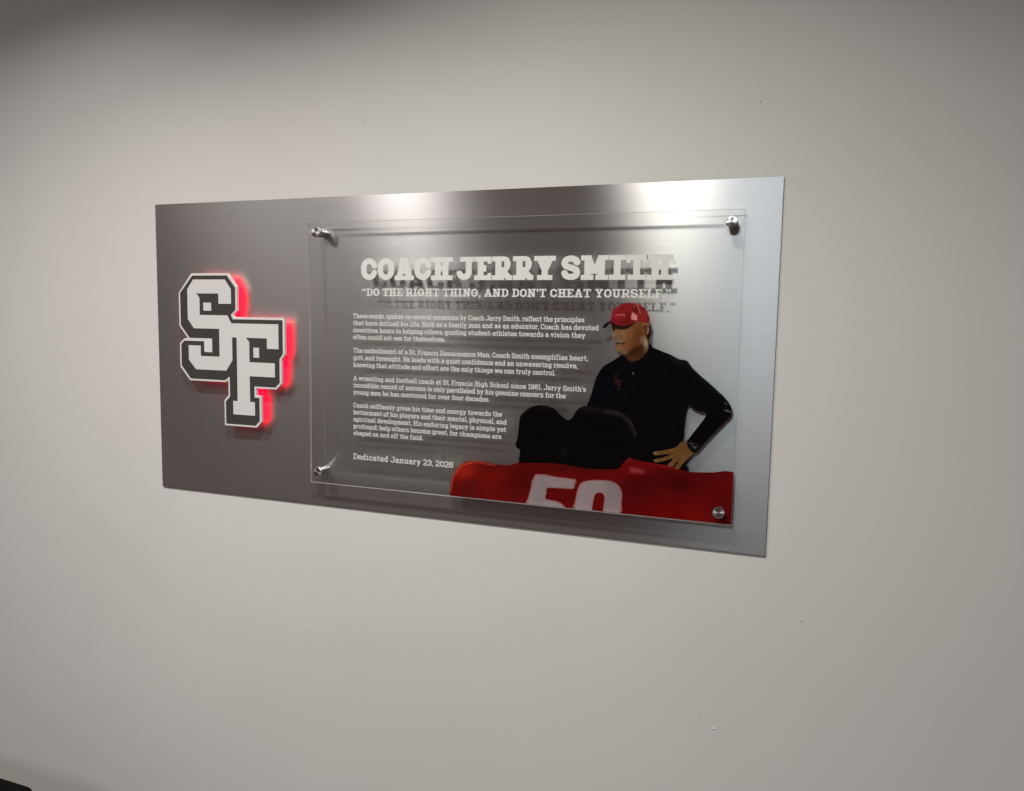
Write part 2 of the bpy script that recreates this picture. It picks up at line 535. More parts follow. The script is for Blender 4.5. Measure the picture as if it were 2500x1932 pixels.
def make_font(t):
    """glyph -> (advance, polygons); cap height 1, stem weight t"""
    h = t/2
    s = t*0.82            # slab thickness
    X = 0.72              # x height
    DSC = -0.25
    F = {}
    e = t*0.55 + .035     # slab overhang

    def sb(x, y0=0.0, l=e, r=e):                      # slab standing on y0
        return rect(x-h-l, y0, x+h+r, y0+s)

    def stt(x, y1=1.0, l=e, r=e):                     # slab hanging from y1
        return rect(x-h-l, y1-s, x+h+r, y1)

    def V(x, y0, y1):
        return rect(x-h, y0, x+h, y1)

    def box(l, b, r, tp, c, open_=None):
        p = [(r, b+c), (r, tp-c), (r-c*.35, tp-c*.35), (r-c, tp), (l+c, tp), (l+c*.35, tp-c*.35), (l, tp-c), (l, b+c),
             (l+c*.35, b+c*.35), (l+c, b), (r-c, b), (r-c*.35, b+c*.35)]
        return p

    def add(ch, w, *ps):
        out = []
        for p in ps:
            if p and isinstance(p[0][0], (list, tuple)):
                out += p
            else:
                out.append(p)
        F[ch] = (w, out)

    m_ = e                 # side margin covered by slabs
    # ---- capitals
    def capw(w):
        return h+m_*.75, w-h-m_*.75
    c = .22
    w = .74
    P = box(h, h, w-h, 1-h, c)
    add('O', w, stroke(P, t, True)); add('0', .66, stroke(box(h, h, .66-h, 1-h, c), t, True))
    Cp = [(w-h, .34), (w-h, h+c), (w-h-c*.35, h+c*.35), (w-h-c, h), (h+c, h), (h+c*.35, h+c*.35), (h, h+c), (h, 1-h-c), (h+c*.35, 1-h-c*.35), (h+c, 1-h),
          (w-h-c, 1-h), (w-h-c*.35, 1-h-c*.35), (w-h, 1-h-c), (w-h, .68)]
    add('C', w, stroke(Cp, t))
    add('G', w+.04, stroke([(w-h, .46)] + Cp[1:], t), rect(w*.48, .46-s*.3, w+.04, .46+s*.7))
    l, r = capw(.84)
    add('H', .84, V(l, 0, 1), V(r, 0, 1), rect(l, .5-s/2, r, .5+s/2), sb(l), sb(r), stt(l), stt(r))
    add('I', 2*m_+t, V(m_+h, 0, 1), sb(m_+h), stt(m_+h))
    w = .70
    add('E', w, V(m_*.8+h, 0, 1), rect(0, 0, w, s), rect(0, 1-s, w, 1), rect(m_, .5-s/2, w*.70, .5+s/2),
        rect(w-t*.62, 0, w, .30), rect(w-t*.62, .70, w, 1), rect(w*.70-t*.5, .36, w*.70, .64))
    add('F', w-.02, V(m_*.8+h, 0, 1), sb(m_*.8+h), rect(0, 1-s, w-.02, 1), rect(m_, .47-s/2, w*.70, .47+s/2),
        rect(w-.02-t*.62, .70, w-.02, 1), rect(w*.70-t*.5, .34, w*.70, .62))
    add('L', w, V(m_*.8+h, 0, 1), stt(m_*.8+h), rect(0, 0, w, s), rect(w-t*.62, 0, w, .34))
    w = .78
    add('D', w, V(m_*.8+h, 0, 1), rect(0, 0, m_*.8+h, s), rect(0, 1-s, m_*.8+h, 1), stroke([(m_*.8+h, s/2), (w-h-c, s/2+.01), (w-h-c*.35, h+c*.3), (w-h, h+c), (w-h, 1-h-c), (w-h-c*.35, 1-h-c*.3), (w-h-c, 1-s/2-.01), (m_*.8+h, 1-s/2)], s))
    F['D'][1].extend(stroke([(w-h-c*.35, h+c*.35), (w-h, h+c), (w-h, 1-h-c), (w-h-c*.35, 1-h-c*.35)], t))
    def pbowl(w, y0):
        return stroke([(m_*.8+h, y0), (w-h-.12, y0), (w-h-.03, y0+.04), (w-h, y0+.13), (w-h, 1-s/2-.13), (w-h-.03, 1-s/2-.04), (w-h-.12, 1-s/2), (m_*.8+h, 1-s/2)], s) + \
            [rect(w-t, y0+.12, w, 1-s/2-.12)]
    w = .78
    add('R', w+.04, V(m_*.8+h, 0, 1), sb(m_*.8+h, 0, m_*.8, e*.7), rect(0, 1-s, m_*.8+h, 1), pbowl(w-.03, .44), seg(w*.52, .44, w-h*.7, s*.4, t*1.02), rect(w-t*.75, 0, w+.04, s))
    add('B', w, V(m_*.8+h, 0, 1), rect(0, 0, m_*.8+h, s), rect(0, 1-s, m_*.8+h, 1), pbowl(w-.05, .52),
        stroke([(m_*.8+h, .52), (w-h-.1, .52), (w-h, .40), (w-h, .14), (w-h-.1, s/2), (m_*.8+h, s/2)], t*.92))
    w = .72
    add('J', w, stroke([(h, .36), (h, h+.16), (h+.06, h+.05), (h+.16, h), (w-h-m_*.5-.18, h), (w-h-m_*.5-.06, h+.05), (w-h-m_*.5, h+.18), (w-h-m_*.5, 1-s/2)], t), rect(w-t-m_*1.9, 1-s, w, 1))
    w = .72
    add('S', w, stroke([(w-h, .68), (w-h, 1-h-.16), (w-h-.05, 1-h-.05), (w-h-.16, 1-h), (h+.16, 1-h), (h+.05, 1-h-.05), (h, 1-h-.15), (h, .66), (h+.05, .57), (h+.14, .53),
                        (w-h-.14, .47), (w-h-.05, .43), (w-h, .34), (w-h, h+.15), (w-h-.05, h+.05), (w-h-.16, h), (h+.16, h), (h+.05, h+.05), (h, h+.16), (h, .32)], t))
    w = .76
    add('T', w, V(w/2, 0, 1), sb(w/2, 0, e*1.1, e*1.1), rect(0, 1-s, w, 1), rect(0, .68, t*.62, 1), rect(w-t*.62, .68, w, 1))
    w = .86
    add('A', w, seg(m_*.7+h*.7, s*.5, w/2-h*.25, 1-.02, t), seg(w-m_*.7-h*.7, s*.5, w/2+h*.25, 1-.02, t), rect(w/2-t*.75, 1-s, w/2+t*.75, 1), rect(w*.28, .27, w*.72, .27+s*.85),
        rect(0, 0, m_*1.4+t, s), rect(w-m_*1.4-t, 0, w, s))
    w = .84
    add('Y', w, V(w/2, 0, .46), sb(w/2), seg(w/2, .42, m_*.8+h*.6, 1-s*.4, t), seg(w/2, .42, w-m_*.8-h*.6, 1-s*.4, t), rect(0, 1-s, m_*1.5+t*.9, 1), rect(w-m_*1.5-t*.9, 1-s, w, 1))
    w = 1.02
    l, r = capw(w)
    add('M', w, V(l, 0, 1), V(r, 0, 1), sb(l, 0, e*.75, e*.55), sb(r, 0, e*.55, e*.75), rect(0, 1-s, l+h, 1), rect(r-h, 1-s, w, 1), seg(l, .97, w/2, .26, t*.95), seg(r, .97, w/2, .26, t*.95))
    w = .88
    l, r = capw(w)
    add('N', w, V(l, 0, 1), V(r, 0, 1), sb(l), stt(r), rect(0, 1-s, l+h, 1), seg(l, .98, r, .04, t))
    w = .82
    l, r = capw(w)
    add('U', w, stroke([(l, 1-s/2), (l, h+.18), (l+.05, h+.05), (l+.17, h), (r-.17, h), (r-.05, h+.05), (r, h+.18), (r, 1-s/2)], t), stt(l), stt(r))
    # ---- digits
    w = .5
    add('1', w, V(w/2+.02, 0, 1), sb(w/2+.02), rect(.03, 1-s, w/2, 1))
    w = .64
    ring = stroke([(w-h, h+.16), (w-h, .30), (w-h-.12, .40), (h+.12, .40), (h, .30), (h, h+.16), (h+.14, h), (w-h-.14, h)], t, True)
    add('8', w, stroke([(w-h-.03, .66), (w-h-.03, 1-h-.14), (w-h-.16, 1-h), (h+.16, 1-h), (h+.03, 1-h-.14), (h+.03, .66), (h+.14, .54), (w-h-.14, .54)], t, True),
        stroke([(w-h, h+.15), (w-h, .40), (w-h-.13, .54), (h+.13, .54), (h, .40), (h, h+.15), (h+.14, h), (w-h-.14, h)], t, True))
    six = [(w-h, .72), (w-h, 1-h-.14), (w-h-.14, 1-h), (h+.16, 1-h), (h, 1-h-.18), (h, h+.16), (h+.14, h), (w-h-.14, h), (w-h, h+.15), (w-h, .44), (w-h-.12, .57), (h, .55)]
    add('6', w, stroke(six, t))
    add('9', w, stroke([(w-x, 1-y) for x, y in six], t))
    add('2', w, stroke([(h, .68), (h, 1-h-.14), (h+.14, 1-h), (w-h-.14, 1-h), (w-h, 1-h-.15), (w-h, .62), (w-h-.08, .5), (h+.02, .2), (h, s*.4)], t), rect(0, 0, w, s), rect(w-t*.6, 0, w, .3))
    add('3', w, stroke([(h, .72), (h, 1-h-.14), (h+.14, 1-h), (w-h-.14, 1-h), (w-h, 1-h-.14), (w-h, .66), (w-h-.12, .53), (w*.38, .53)], t),
        stroke([(w-h-.12, .53), (w-h, .41), (w-h, h+.14), (w-h-.14, h), (h+.14, h), (h, h+.14), (h, .30)], t))
    # ---- lower case
    c = .15
    def bowl(l, r, b=0.0, tp=X):
        return box(l, b+h*.9, r, tp-h*.9, c)
    w = .60
    add('o', w, stroke(bowl(h, w-h), t, True))
    cc = [(w-h, .25), (w-h, h+.12), (w-h-.05, h+.03), (w-h-c, h), (h+c, h), (h+.04, h+.04), (h, h+c), (h, X-h-c), (h+.04, X-h-.04), (h+c, X-h), (w-h-c, X-h), (w-h-.05, X-h-.03), (w-h, X-h-.12), (w-h, .5)]
    add('c', w-.02, stroke(cc, t))
    add('e', w, stroke([(w-h, .2), (w-h, h+.1), (w-h-.05, h+.02), (w-h-c, h), (h+c, h), (h+.04, h+.04), (h, h+c), (h, X-h-c), (h+.04, X-h-.04), (h+c, X-h), (w-h-c, X-h), (w-h-.04, X-h-.04), (w-h, X-h-c), (w-h, .33)], t), rect(h, .31, w, .31+s*.75))
    w = .64
    x = w-h-e*.5
    add('a', w, stroke([(h+.03, .52), (h+.06, X-h-.04), (h+.14, X-h), (x-.14, X-h), (x-.03, X-h-.04), (x, X-h-.14), (x, s*.4)], t), rect(x-h, 0, w, s*.9),
        stroke([(x, .42), (h+.13, .40), (h+.03, .36), (h, .28), (h, .18), (h+.04, h+.03), (h+.12, h), (x-.1, h), (x, .16)], t*.9))
    add('d', w+.02, stroke(bowl(h, x), t, True), V(x, 0, 1), rect(x, 0, w+.02, s*.9), rect(x-h-e, 1-s, x, 1))
    add('q', w+.02, stroke(bowl(h, x), t, True), V(x, DSC, X), sb(x, DSC, e, e*.6), rect(x, X-s, w+.02, X))
    l = h+e*.55
    add('b', w, stroke(bowl(l, w-h), t, True), V(l, 0, 1), rect(0, 1-s, l, 1))
    add('p', w+.02, stroke(bowl(l, w+.02-h), t, True), V(l, DSC, X), sb(l, DSC, e*.6, e), rect(0, X-s, l, X))
    add('g', w+.02, stroke(bowl(h, x), t, True), stroke([(x, X-s/2), (x, DSC+h+.12), (x-.04, DSC+h+.03), (x-.14, DSC+h), (h+.04, DSC+h)], t), rect(x, X-s, w+.02, X))
    w = .68
    l, r = h+e*.75, w-h-e*.6
    arch = [(l, X-h-.10), (l+.10, X-h), (r-.13, X-h), (r-.03, X-h-.04), (r, X-h-.14), (r, s*.4)]
    add('n', w, V(l, 0, X), stroke(arch, t), sb(l, 0, e*.75, e*.6), sb(r, 0, e*.6, e*.6), rect(0, X-s, l, X))
    add('h', w, V(l, 0, 1), stroke(arch, t), sb(l, 0, e*.75, e*.6), sb(r, 0, e*.6, e*.6), rect(0, 1-s, l, 1))
    add('u', w, stroke([(l, X-s*.4), (l, h+.14), (l+.04, h+.04), (l+.13, h), (r-.1, h), (r, h+.1)], t), V(r, 0, X), rect(0, X-s, l, X), rect(r-h-e*.7, X-s, r, X), rect(r, 0, w, s*.9))
    w = 1.0
    l, r = h+e*.75, w-h-e*.6
    mid = (l+r)/2
    add('m', w, V(l, 0, X), stroke([(l, X-h-.1), (l+.1, X-h), (mid-.11, X-h), (mid-.03, X-h-.04), (mid, X-h-.13), (mid, s*.4)], t),
        stroke([(mid, X-h-.1), (mid+.1, X-h), (r-.11, X-h), (r-.03, X-h-.04), (r, X-h-.13), (r, s*.4)], t), sb(l, 0, e*.75, e*.5), sb(mid, 0, e*.4, e*.4), sb(r, 0, e*.5, e*.6), rect(0, X-s, l, X))
    w = .52
    add('r', w, V(l, 0, X), stroke([(l, X-h-.12), (l+.1, X-h), (w-h-.06, X-h), (w-h, X-h-.06), (w-h, .48)], t), sb(l, 0, e*.75, e), rect(0, X-s, l, X))
    w = t+2*e*.85
    add('i', w, V(w/2, 0, X), sb(w/2, 0, e*.85, e*.85), rect(0, X-s, w/2, X), rect(w/2-h, 1-t*.95, w/2+h, 1))
    add('l', w, V(w/2, 0, 1), sb(w/2, 0, e*.85, e*.85), rect(0, 1-s, w/2, 1))
    w = t+2*e*1.1
    add('k', .68, V(l, 0, 1), rect(0, 1-s, l, 1), sb(l, 0, e*.75, e*.4), seg(l, .28, .5, X-s*.4, t*.9), seg(l+.14, .42, .56, s*.4, t*.95), rect(.36, X-s, .66, X), rect(.42, 0, .68, s))
    add('t', .46, stroke([(.12+h, 1-.06), (.12+h, h+.12), (.12+h+.04, h+.03), (.12+h+.12, h), (.44, h)], t), rect(0, X-s, .44, X))
    add('f', .46, stroke([(.12+h, s*.4), (.12+h, 1-h-.12), (.12+h+.04, 1-h-.03), (.12+h+.12, 1-h), (.46, 1-h)], t), rect(0, X-s, .44, X), sb(.12+h, 0, e*.7, e))
    w = .56
    add('s', w, stroke([(w-h, .5), (w-h, X-h-.1), (w-h-.1, X-h), (h+.1, X-h), (h, X-h-.08), (h, .44), (h+.08, .385), (w-h-.08, .335), (w-h, .28), (w-h, h+.08), (w-h-.1, h), (h+.1, h), (h, h+.1), (h, .22)], t*.92))
    w = .66
    add('v', w, seg(w/2, .04, m_*.7+h*.5, X-s*.4, t), seg(w/2, .04, w-m_*.7-h*.5, X-s*.4, t), rect(0, X-s, m_*1.5+t*.6, X), rect(w-m_*1.5-t*.6, X-s, w, X), rect(w/2-h*.8, 0, w/2+h*.8, h))
    add('y', w, seg(w/2+.02, .0, m_*.7+h*.5, X-s*.4, t), seg(w/2-.12, DSC+.04, w-m_*.7-h*.5, X-s*.4, t), rect(0, X-s, m_*1.5+t*.6, X), rect(w-m_*1.5-t*.6, X-s, w, X), rect(.04, DSC, w/2-.06, DSC+s))
    w = .94
    add('w', w, seg(w*.30, .04, m_*.6+h*.5, X-s*.4, t*.95), seg(w*.30, .04, w*.5, X-s*.5, t*.9), seg(w*.70, .04, w*.5, X-s*.5, t*.9), seg(w*.70, .04, w-m_*.6-h*.5, X-s*.4, t*.95),
        rect(0, X-s, m_*1.4+t*.5, X), rect(w-m_*1.4-t*.5, X-s, w, X), rect(w*.4, X-s, w*.6, X))
    w = .66
    add('x', w, seg(.10, s*.4, w-.10, X-s*.4, t), seg(.10, X-s*.4, w-.10, s*.4, t), rect(0, 0, .26, s), rect(w-.26, 0, w, s), rect(0, X-s, .26, X), rect(w-.26, X-s, w, X))
    # ---- marks
    d = t*1.05
    add('.', d, rect(0, 0, d, d))
    add(',', d, rect(0, 0, d, d), seg(d*.65, d*.4, d*.25, -d*.9, d*.5))
    add(':', d, rect(0, 0, d, d), rect(0, X-d, d, X))
    add('-', .36, rect(0, .33, .36, .33+s))
    add('\u2019', d, rect(0, 1-d, d, 1), seg(d*.65, 1-d*.6, d*.25, 1-d*1.9, d*.5))
    add('\u201c', d*2.5, rect(0, 1-d*1.7, d, 1-d*.7), seg(d*.35, 1-d*1.1, d*.75, 1, d*.5), rect(d*1.4, 1-d*1.7, d*2.4, 1-d*.7), seg(d*1.75, 1-d*1.1, d*2.15, 1, d*.5))
    add('\u201d', d*2.5, rect(0, 1-d, d, 1), seg(d*.65, 1-d*.6, d*.25, 1-d*1.7, d*.5), rect(d*1.4, 1-d, d*2.4, 1), seg(d*2.05, 1-d*.6, d*1.65, 1-d*1.7, d*.5))
    tri = {}
    for ch, (w, ps) in F.items():
        tri[ch] = (w, cdt(ps))
    return tri


def text_mesh(name, text, font, x0, x1, base, cap, gap, space, y):
    vx, fs = [], []
    cur = 0.0
    for ch in text:
        if ch == ' ':
            cur += space
            continue
        w, (v2, f2) = font[ch]
        i0 = len(vx)
        vx += [(cur+a, b) for a, b in v2]
        fs += [tuple(i+i0 for i in f) for f in f2]
        cur += w+gap
    cur -= gap
    k = (x1-x0)/cur
    return flat_mesh(name, ([(x0+a*k, base+b*cap) for a, b in vx], fs), y)


YT = YB-.0003
heavy, medium, body = make_font(.250), make_font(.190), make_font(.155)


def text_line(name, *a):
    put(link(name, text_mesh(name, *a, YT), M['text']), plaque)


text_line('title_lettering', 'COACH JERRY SMITH', heavy, -.1142, .4600, 1.6415, .0405, .022, .19)
text_line('quote_lettering', '\u201cDO THE RIGHT THING, AND DON\u2019T CHEAT YOURSELF.\u201d', medium, -.1127, .4600, 1.6124, .0140, .09, .33)
LINES = [
    (1.5708, .3169, 'These words, spoken on several occasions by Coach Jerry Smith, reflect the principles'),
    (1.5577, .3420, 'that have defined his life. Both as a family man and as an educator, Coach has devoted'),
    (1.5446, .3193, 'countless hours to helping others, guiding student-athletes towards a vision they'),
    (1.5315, .0594, 'often could not see for themselves.'),
    (1.5062, .3246, 'The embodiment of a St. Francis Renaissance Man, Coach Smith exemplifies heart,'),
    (1.4927, .3071, 'grit, and foresight. He leads with a quiet confidence and an unwavering resolve,'),
    (1.4792, .2682, 'knowing that attitude and effort are the only things we can truly control.'),
    (1.4536, .3229, 'A wrestling and football coach at St. Francis High School since 1981, Jerry Smith\u2019s'),
    (1.4405, .2874, 'incredible record of success is only paralleled by his genuine concern for the'),
    (1.4272, .1470, 'young men he has mentored for over four decades.'),
    (1.4020, .1712, 'Coach selflessly gives his time and energy towards the'),
    (1.3887, .1804, 'betterment of his players and their mental, physical, and'),
    (1.3754, .1795, 'spiritual development. His enduring legacy is simple yet'),
    (1.3622, .1707, 'profound: help others become great, for champions are'),
    (1.3490, .0163, 'shaped on and off the field.')]
for z, x1, s in LINES:
    text_line('paragraph_line', s, body, -.1316, x1, z, .0089, .075, .30)
text_line('date_lettering', 'Dedicated January 23, 2026', body, -.1320, .0777, 1.3025, .0112, .09, .33)


# ------------------------------------------------------------------ printed photograph on the acrylic
def smooth_loop(p, n=3):
    p = np.array(p, float); out = []
    k = len(p)
    for i in range(k):
        p0, p1, p2, p3 = p[i-1], p[i], p[(i+1) % k], p[(i+2) % k]
        for j in range(n):
            t = j/n
            out.append(.5*((2*p1) + (-p0+p2)*t + (2*p0-5*p1+4*p2-p3)*t*t + (-p0+3*p1-3*p2+p3)*t**3))
    return [tuple(q) for q in out]


def inside(poly, x, y):
    poly = np.array(poly); r = np.zeros(x.shape, bool)
    for (x0, y0), (x1, y1) in zip(poly, np.roll(poly, -1, 0)):
        if y0 == y1:
            continue
        c = ((y0 > y) != (y1 > y)) & (x < (x1-x0)*(y-y0)/(y1-y0)+x0)
        r ^= c
    return r


def dist_poly(poly, x, y, closed=True):
    d = np.full(x.shape, 1e9)
    pts = list(poly)
    prs = zip(pts, pts[1:]+pts[:1]) if closed else zip(pts, pts[1:])
    for (x0, y0), (x1, y1) in prs:
        dx, dy = x1-x0, y1-y0
        t = np.clip(((x-x0)*dx+(y-y0)*dy)/(dx*dx+dy*dy+1e-12), 0, 1)
        d = np.minimum(d, np.hypot(x-x0-t*dx, y-y0-t*dy))
    return d


INK = 1.15              # the print is seen in dim light: ink reflectance over seen value


class Paint:
    """colour field of one printed shape, in photograph pixels"""
    def __init__(self, base):
        self.base = srgb(*base); self.ops = []

    def blob(self, x, y, rx, ry, c, a=1.0, ang=0.0):
        self.ops.append(('b', x, y, rx, ry, srgb(*c), a, math.radians(ang))); return self

    def line(self, pts, w, c, a=1.0):
        self.ops.append(('l', pts, w, srgb(*c), a)); return self

    def area(self, poly, soft, c, a=1.0):
        self.ops.append(('a', poly, soft, srgb(*c), a)); return self

    def noise(self, amp, sx, sy, seed):
        self.ops.append(('n', amp, sx, sy, seed)); return self

    def __call__(self, x, y):
        C = np.tile(self.base, (len(x), 1))
        for o in self.ops:
            if o[0] == 'b':
                _, bx, by, rx, ry, c, a, an = o
                dx, dy = x-bx, y-by
                u = (dx*math.cos(an)+dy*math.sin(an))/rx; v = (-dx*math.sin(an)+dy*math.cos(an))/ry
                w = a*np.exp(-(u*u+v*v))
            elif o[0] == 'l':
                _, pts, wd, c, a = o
                w = a*np.exp(-(dist_poly(pts, x, y, False)/wd)**2)
            elif o[0] == 'a':
                _, pl, soft, c, a = o
                d = dist_poly(pl, x, y)*np.where(inside(pl, x, y), 1, -1)
                w = a*np.clip(.5+d/(2*soft), 0, 1)
            else:
                _, amp, sx, sy, seed = o
                rs = np.random.RandomState(seed); f = np.zeros(len(x))
                for k in range(9):
                    ph = rs.rand(3)*6.28; an = rs.rand()*3.14
                    kx, ky = math.cos(an)/sx*(1+k*.35), math.sin(an)/sy*(1+k*.35)
                    f += np.sin(kx*x+ky*y+ph[0]+1.3*np.sin(kx*.6*y-ky*.5*x+ph[1]))/(1+.3*k)
                C *= np.clip(1+amp*f[:, None]/3, .3, 2.2)
                continue
            C = C*(1-w[:, None])+c[None, :]*w[:, None]
        return np.clip(C*INK, 0, 1)


def printed(name, outline, paint, step, layer, parent, holes=(), n=3, clip=True):
    """flat printed shape traced on the sheet"""
    y = YB-.00004*layer
    ol = smooth_loop(outline, n) if n > 1 else list(outline)
    hs = [smooth_loop(h_, n) for h_ in holes]
    a = np.array(ol)
    gx, gy = np.meshgrid(np.arange(a[:, 0].min(), a[:, 0].max(), step), np.arange(a[:, 1].min(), a[:, 1].max(), step))
    gx = gx+np.where(np.arange(gx.shape[0]) % 2, step/2, 0)[:, None]
    gx, gy = gx.ravel(), gy.ravel()
    ok = inside(ol, gx, gy) & (dist_poly(ol, gx, gy) > step*.45)
    for h_ in hs:
        ok &= ~inside(h_, gx, gy)
    pts = list(zip(gx[ok], gy[ok]))
    v2, f2 = cdt([[(float(p), float(q)) for p, q in ol]], [[(float(p), float(q)) for p, q in h_] for h_ in hs], pts)
    V = np.array(v2)
    w2 = [at(p, q, y) for p, q in v2]
    if clip:      # the print ends at the sheet's edges
        w2 = [(min(max(p, AX0+.0006), AX1-.0006), max(q, AZ0+.0006)) for p, q in w2]
    used = sorted({i for f in f2 for i in f})
    me = flat_mesh(name, (w2, f2), y)
    C = paint(V[used, 0], V[used, 1])
    at_ = me.color_attributes.new('Col', 'FLOAT_COLOR', 'POINT')
    buf = np.ones((len(used), 4), np.float32); buf[:, :3] = C
    at_.data.foreach_set('color', buf.ravel())
    return put(link(name, me, M['ink']), parent) if parent is plaque else link_sub(name, me, parent)


def link_sub(name, me, parent):
    o = link(name, me, M['ink'])
    o.parent = parent
    o.matrix_parent_inverse = parent.matrix_world.inverted() if False else Matrix.Translation(-Vector(plaque.location)) @ Matrix.Identity(4)
    o.matrix_parent_inverse = Matrix.Identity(4)
    return o


Z1_ = lambda *p: [(1400+x/5.2, 720+y/5.2) for x, y in p]         # notes taken on enlarged crops
Z2_ = lambda *p: [(1060+x/4.044, 960+y/4.044) for x, y in p]
Z3_ = lambda *p: [(1500+x/4.02, 960+y/4.02) for x, y in p]
Z8_ = lambda *p: [(1450+x/10.55, 720+y/10.55) for x, y in p]

# the coach: dark sweater
arm_gap = Z3_((725, 112), (760, 145), (820, 180), (868, 186), (896, 192), (893, 232), (830, 320), (770, 395), (712, 470), (680, 480), (655, 472), (665, 400), (680, 250), (697, 160))
sweater_pts = Z1_((610, 770), (540, 812), (470, 856), (400, 895), (360, 932), (325, 985), (285, 1055), (258, 1150), (235, 1230), (205, 1320), (165, 1425)) + \
    [(1428, 1010), (1428, 1090), (1440, 1140), (1560, 1160)] + Z3_((640, 760), (700, 770), (712, 725), (700, 690), (660, 660), (640, 600), (655, 530), (690, 470), (715, 500), (750, 560), (790, 588), (835, 548), (890, 485),
    (950, 420), (1050, 318), (1110, 256), (1142, 222), (1155, 188), (1150, 150), (1130, 105), (1085, 48)) + \
    Z1_((1910, 1292), (1820, 1208), (1735, 1130), (1640, 1050), (1520, 938), (1480, 885), (1440, 835), (1385, 826), (1330, 812), (1230, 758), (1150, 728), (1060, 690), (1005, 664), (975, 622), (955, 640), (920, 710), (860, 790), (790, 845), (745, 852), (690, 815), (640, 770))
P = Paint((4, 4, 7)).blob(1655, 880, 26, 8, (22, 26, 27), .8, 28).line(Z1_((1440, 845), (1530, 960), (1700, 1110), (1900, 1300)), 4, (20, 26, 26), .9)
P.blob(1480, 940, 30, 60, (2, 6, 14), .8).blob(1775, 985, 8, 10, (16, 22, 24), .7).line(Z1_((760, 860), (757, 1000), (765, 1300)), 1.5, (11, 11, 12), .8)
P.line(Z1_((757, 990), (760, 1015)), .9, (120, 120, 118), .9).line(Z1_((1925, 1380), (1985, 1390)), .8, (90, 92, 92), .7).line(Z1_((1915, 1465), (1995, 1488)), .9, (130, 132, 132), .8)
P.line(Z1_((640, 775), (690, 830), (745, 870), (800, 850), (900, 770), (960, 670)), 3, (15, 13, 14), .8)
P.noise(.5, 20, 26, 3)
man = printed('printed_man', sweater_pts, P, 2.6, 1, plaque, [arm_gap], 2)
tag(man, 'flat printed photo of a person in a black sweater and red cap, hand on hip')
# chest emblem: the same interlocked letters, small and dark red
ex0, ez0 = at(1400+513/5.2, 720+1205/5.2, YB); ex1, ez1 = at(1400+617/5.2, 720+1020/5.2, YB)
lx = [p[0] for p in WHITE]; lz = [p[1] for p in WHITE]
fx = lambda p: (ex0+(p[0]-min(lx))/(max(lx)-min(lx))*(ex1-ex0), ez0+(p[1]-min(lz))/(max(lz)-min(lz))*(ez1-ez0))
M['emblem'] = simple('dark_red_ink', tuple(srgb(46, 9, 12)*INK), .5, spec=.15)
o = link('chest_emblem', flat_mesh('chest_emblem', cdt([[fx(p) for p in WHITE]]), YB-.00004*2), M['emblem']); o.parent = man

# face, neck and ear
face_pts = Z8_((435, 735), (462, 850), (488, 930), (505, 975), (492, 1010), (484, 1060), (490, 1100), (512, 1132), (530, 1150), (522, 1185), (540, 1225), (552, 1262), (560, 1290), (545, 1320), (530, 1350), (545, 1395), (590, 1440), (650, 1478), (720, 1515), (790, 1540), (820, 1570), (850, 1625), (900, 1680), (970, 1712), (1060, 1708), (1180, 1650), (1290, 1560), (1370, 1450), (1405, 1330), (1398, 1210), (1345, 1090), (1352, 1040), (1385, 1010), (1412, 930), (1420, 820), (1405, 735), (1300, 690), (1080, 660), (800, 690), (560, 690))
P = Paint((112, 68, 40))
z8 = lambda x, y: (1450+x/10.55, 720+y/10.55)
def B(x, y, rx, ry, c, a=1.0, ang=0.0):
    P.blob(*z8(x, y), rx/10.55, ry/10.55, c, a, ang)
B(700, 1010, 230, 190, (133, 98, 76), .85); B(880, 930, 150, 60, (128, 92, 70), .8); B(1000, 1010, 120, 150, (128, 78, 36), .8); B(1140, 1050, 170, 220, (84, 44, 22), .9)
B(1050, 1250, 220, 160, (108, 62, 36), .7); B(1150, 1400, 220, 120, (62, 30, 12), .9, -20); B(950, 1620, 170, 80, (74, 42, 26), .9); B(1250, 1520, 120, 90, (66, 36, 26), .9)
B(1020, 1480, 280, 75, (44, 23, 8), .95, -22); B(660, 1390, 140, 80, (122, 84, 62), .7); B(640, 1185, 130, 45, (118, 106, 84), .85); B(600, 1440, 110, 60, (112, 98, 78), .8, 25); B(800, 1490, 80, 50, (108, 100, 74), .7, 25)
B(700, 1345, 60, 35, (138, 80, 62), .6); B(560, 1125, 60, 30, (96, 66, 46), .8); B(695, 1080, 25, 45, (92, 56, 36), .8, 25); B(520, 1040, 22, 60, (150, 112, 86), .7, 15); B(630, 960, 60, 90, (128, 88, 60), .6)
P.area(Z8_((800, 1550), (900, 1480), (1050, 1405), (1180, 1300), (1265, 1185), (1330, 1200), (1420, 1330), (1390, 1450), (1300, 1570), (1060, 1730), (880, 1700)), 3.0, (58, 29, 13), .85)
B(980, 1640, 130, 60, (86, 50, 32), .8); B(1230, 1540, 90, 70, (72, 38, 28), .7)
B(1340, 1260, 55, 170, (150, 138, 112), .95, -8); B(1240, 1180, 50, 110, (126, 96, 80), .7, -15); B(1330, 1400, 55, 60, (84, 72, 52), .8)
P.line(Z8_((555, 1262), (640, 1258), (700, 1268), (780, 1248)), 2.0, (32, 14, 10), .95).line(Z8_((650, 1275), (700, 1278)), .8, (150, 120, 100), .8)
P.line(Z8_((590, 1310), (680, 1318)), 1.8, (132, 82, 66), .5)
P.area(Z8_((425, 690), (440, 760), (470, 880), (495, 940), (530, 925), (560, 885), (620, 892), (700, 905), (800, 895), (890, 868), (960, 815), (1040, 745), (1080, 690), (900, 650), (600, 660)), 2.0, (26, 12, 12), .97)
P.line(Z8_((1265, 780), (1310, 745), (1370, 745), (1405, 775)), 1.8, (150, 104, 70), .9).line(Z8_((1290, 800), (1325, 780), (1330, 830), (1300, 870)), 1.8, (62, 32, 16), .9)
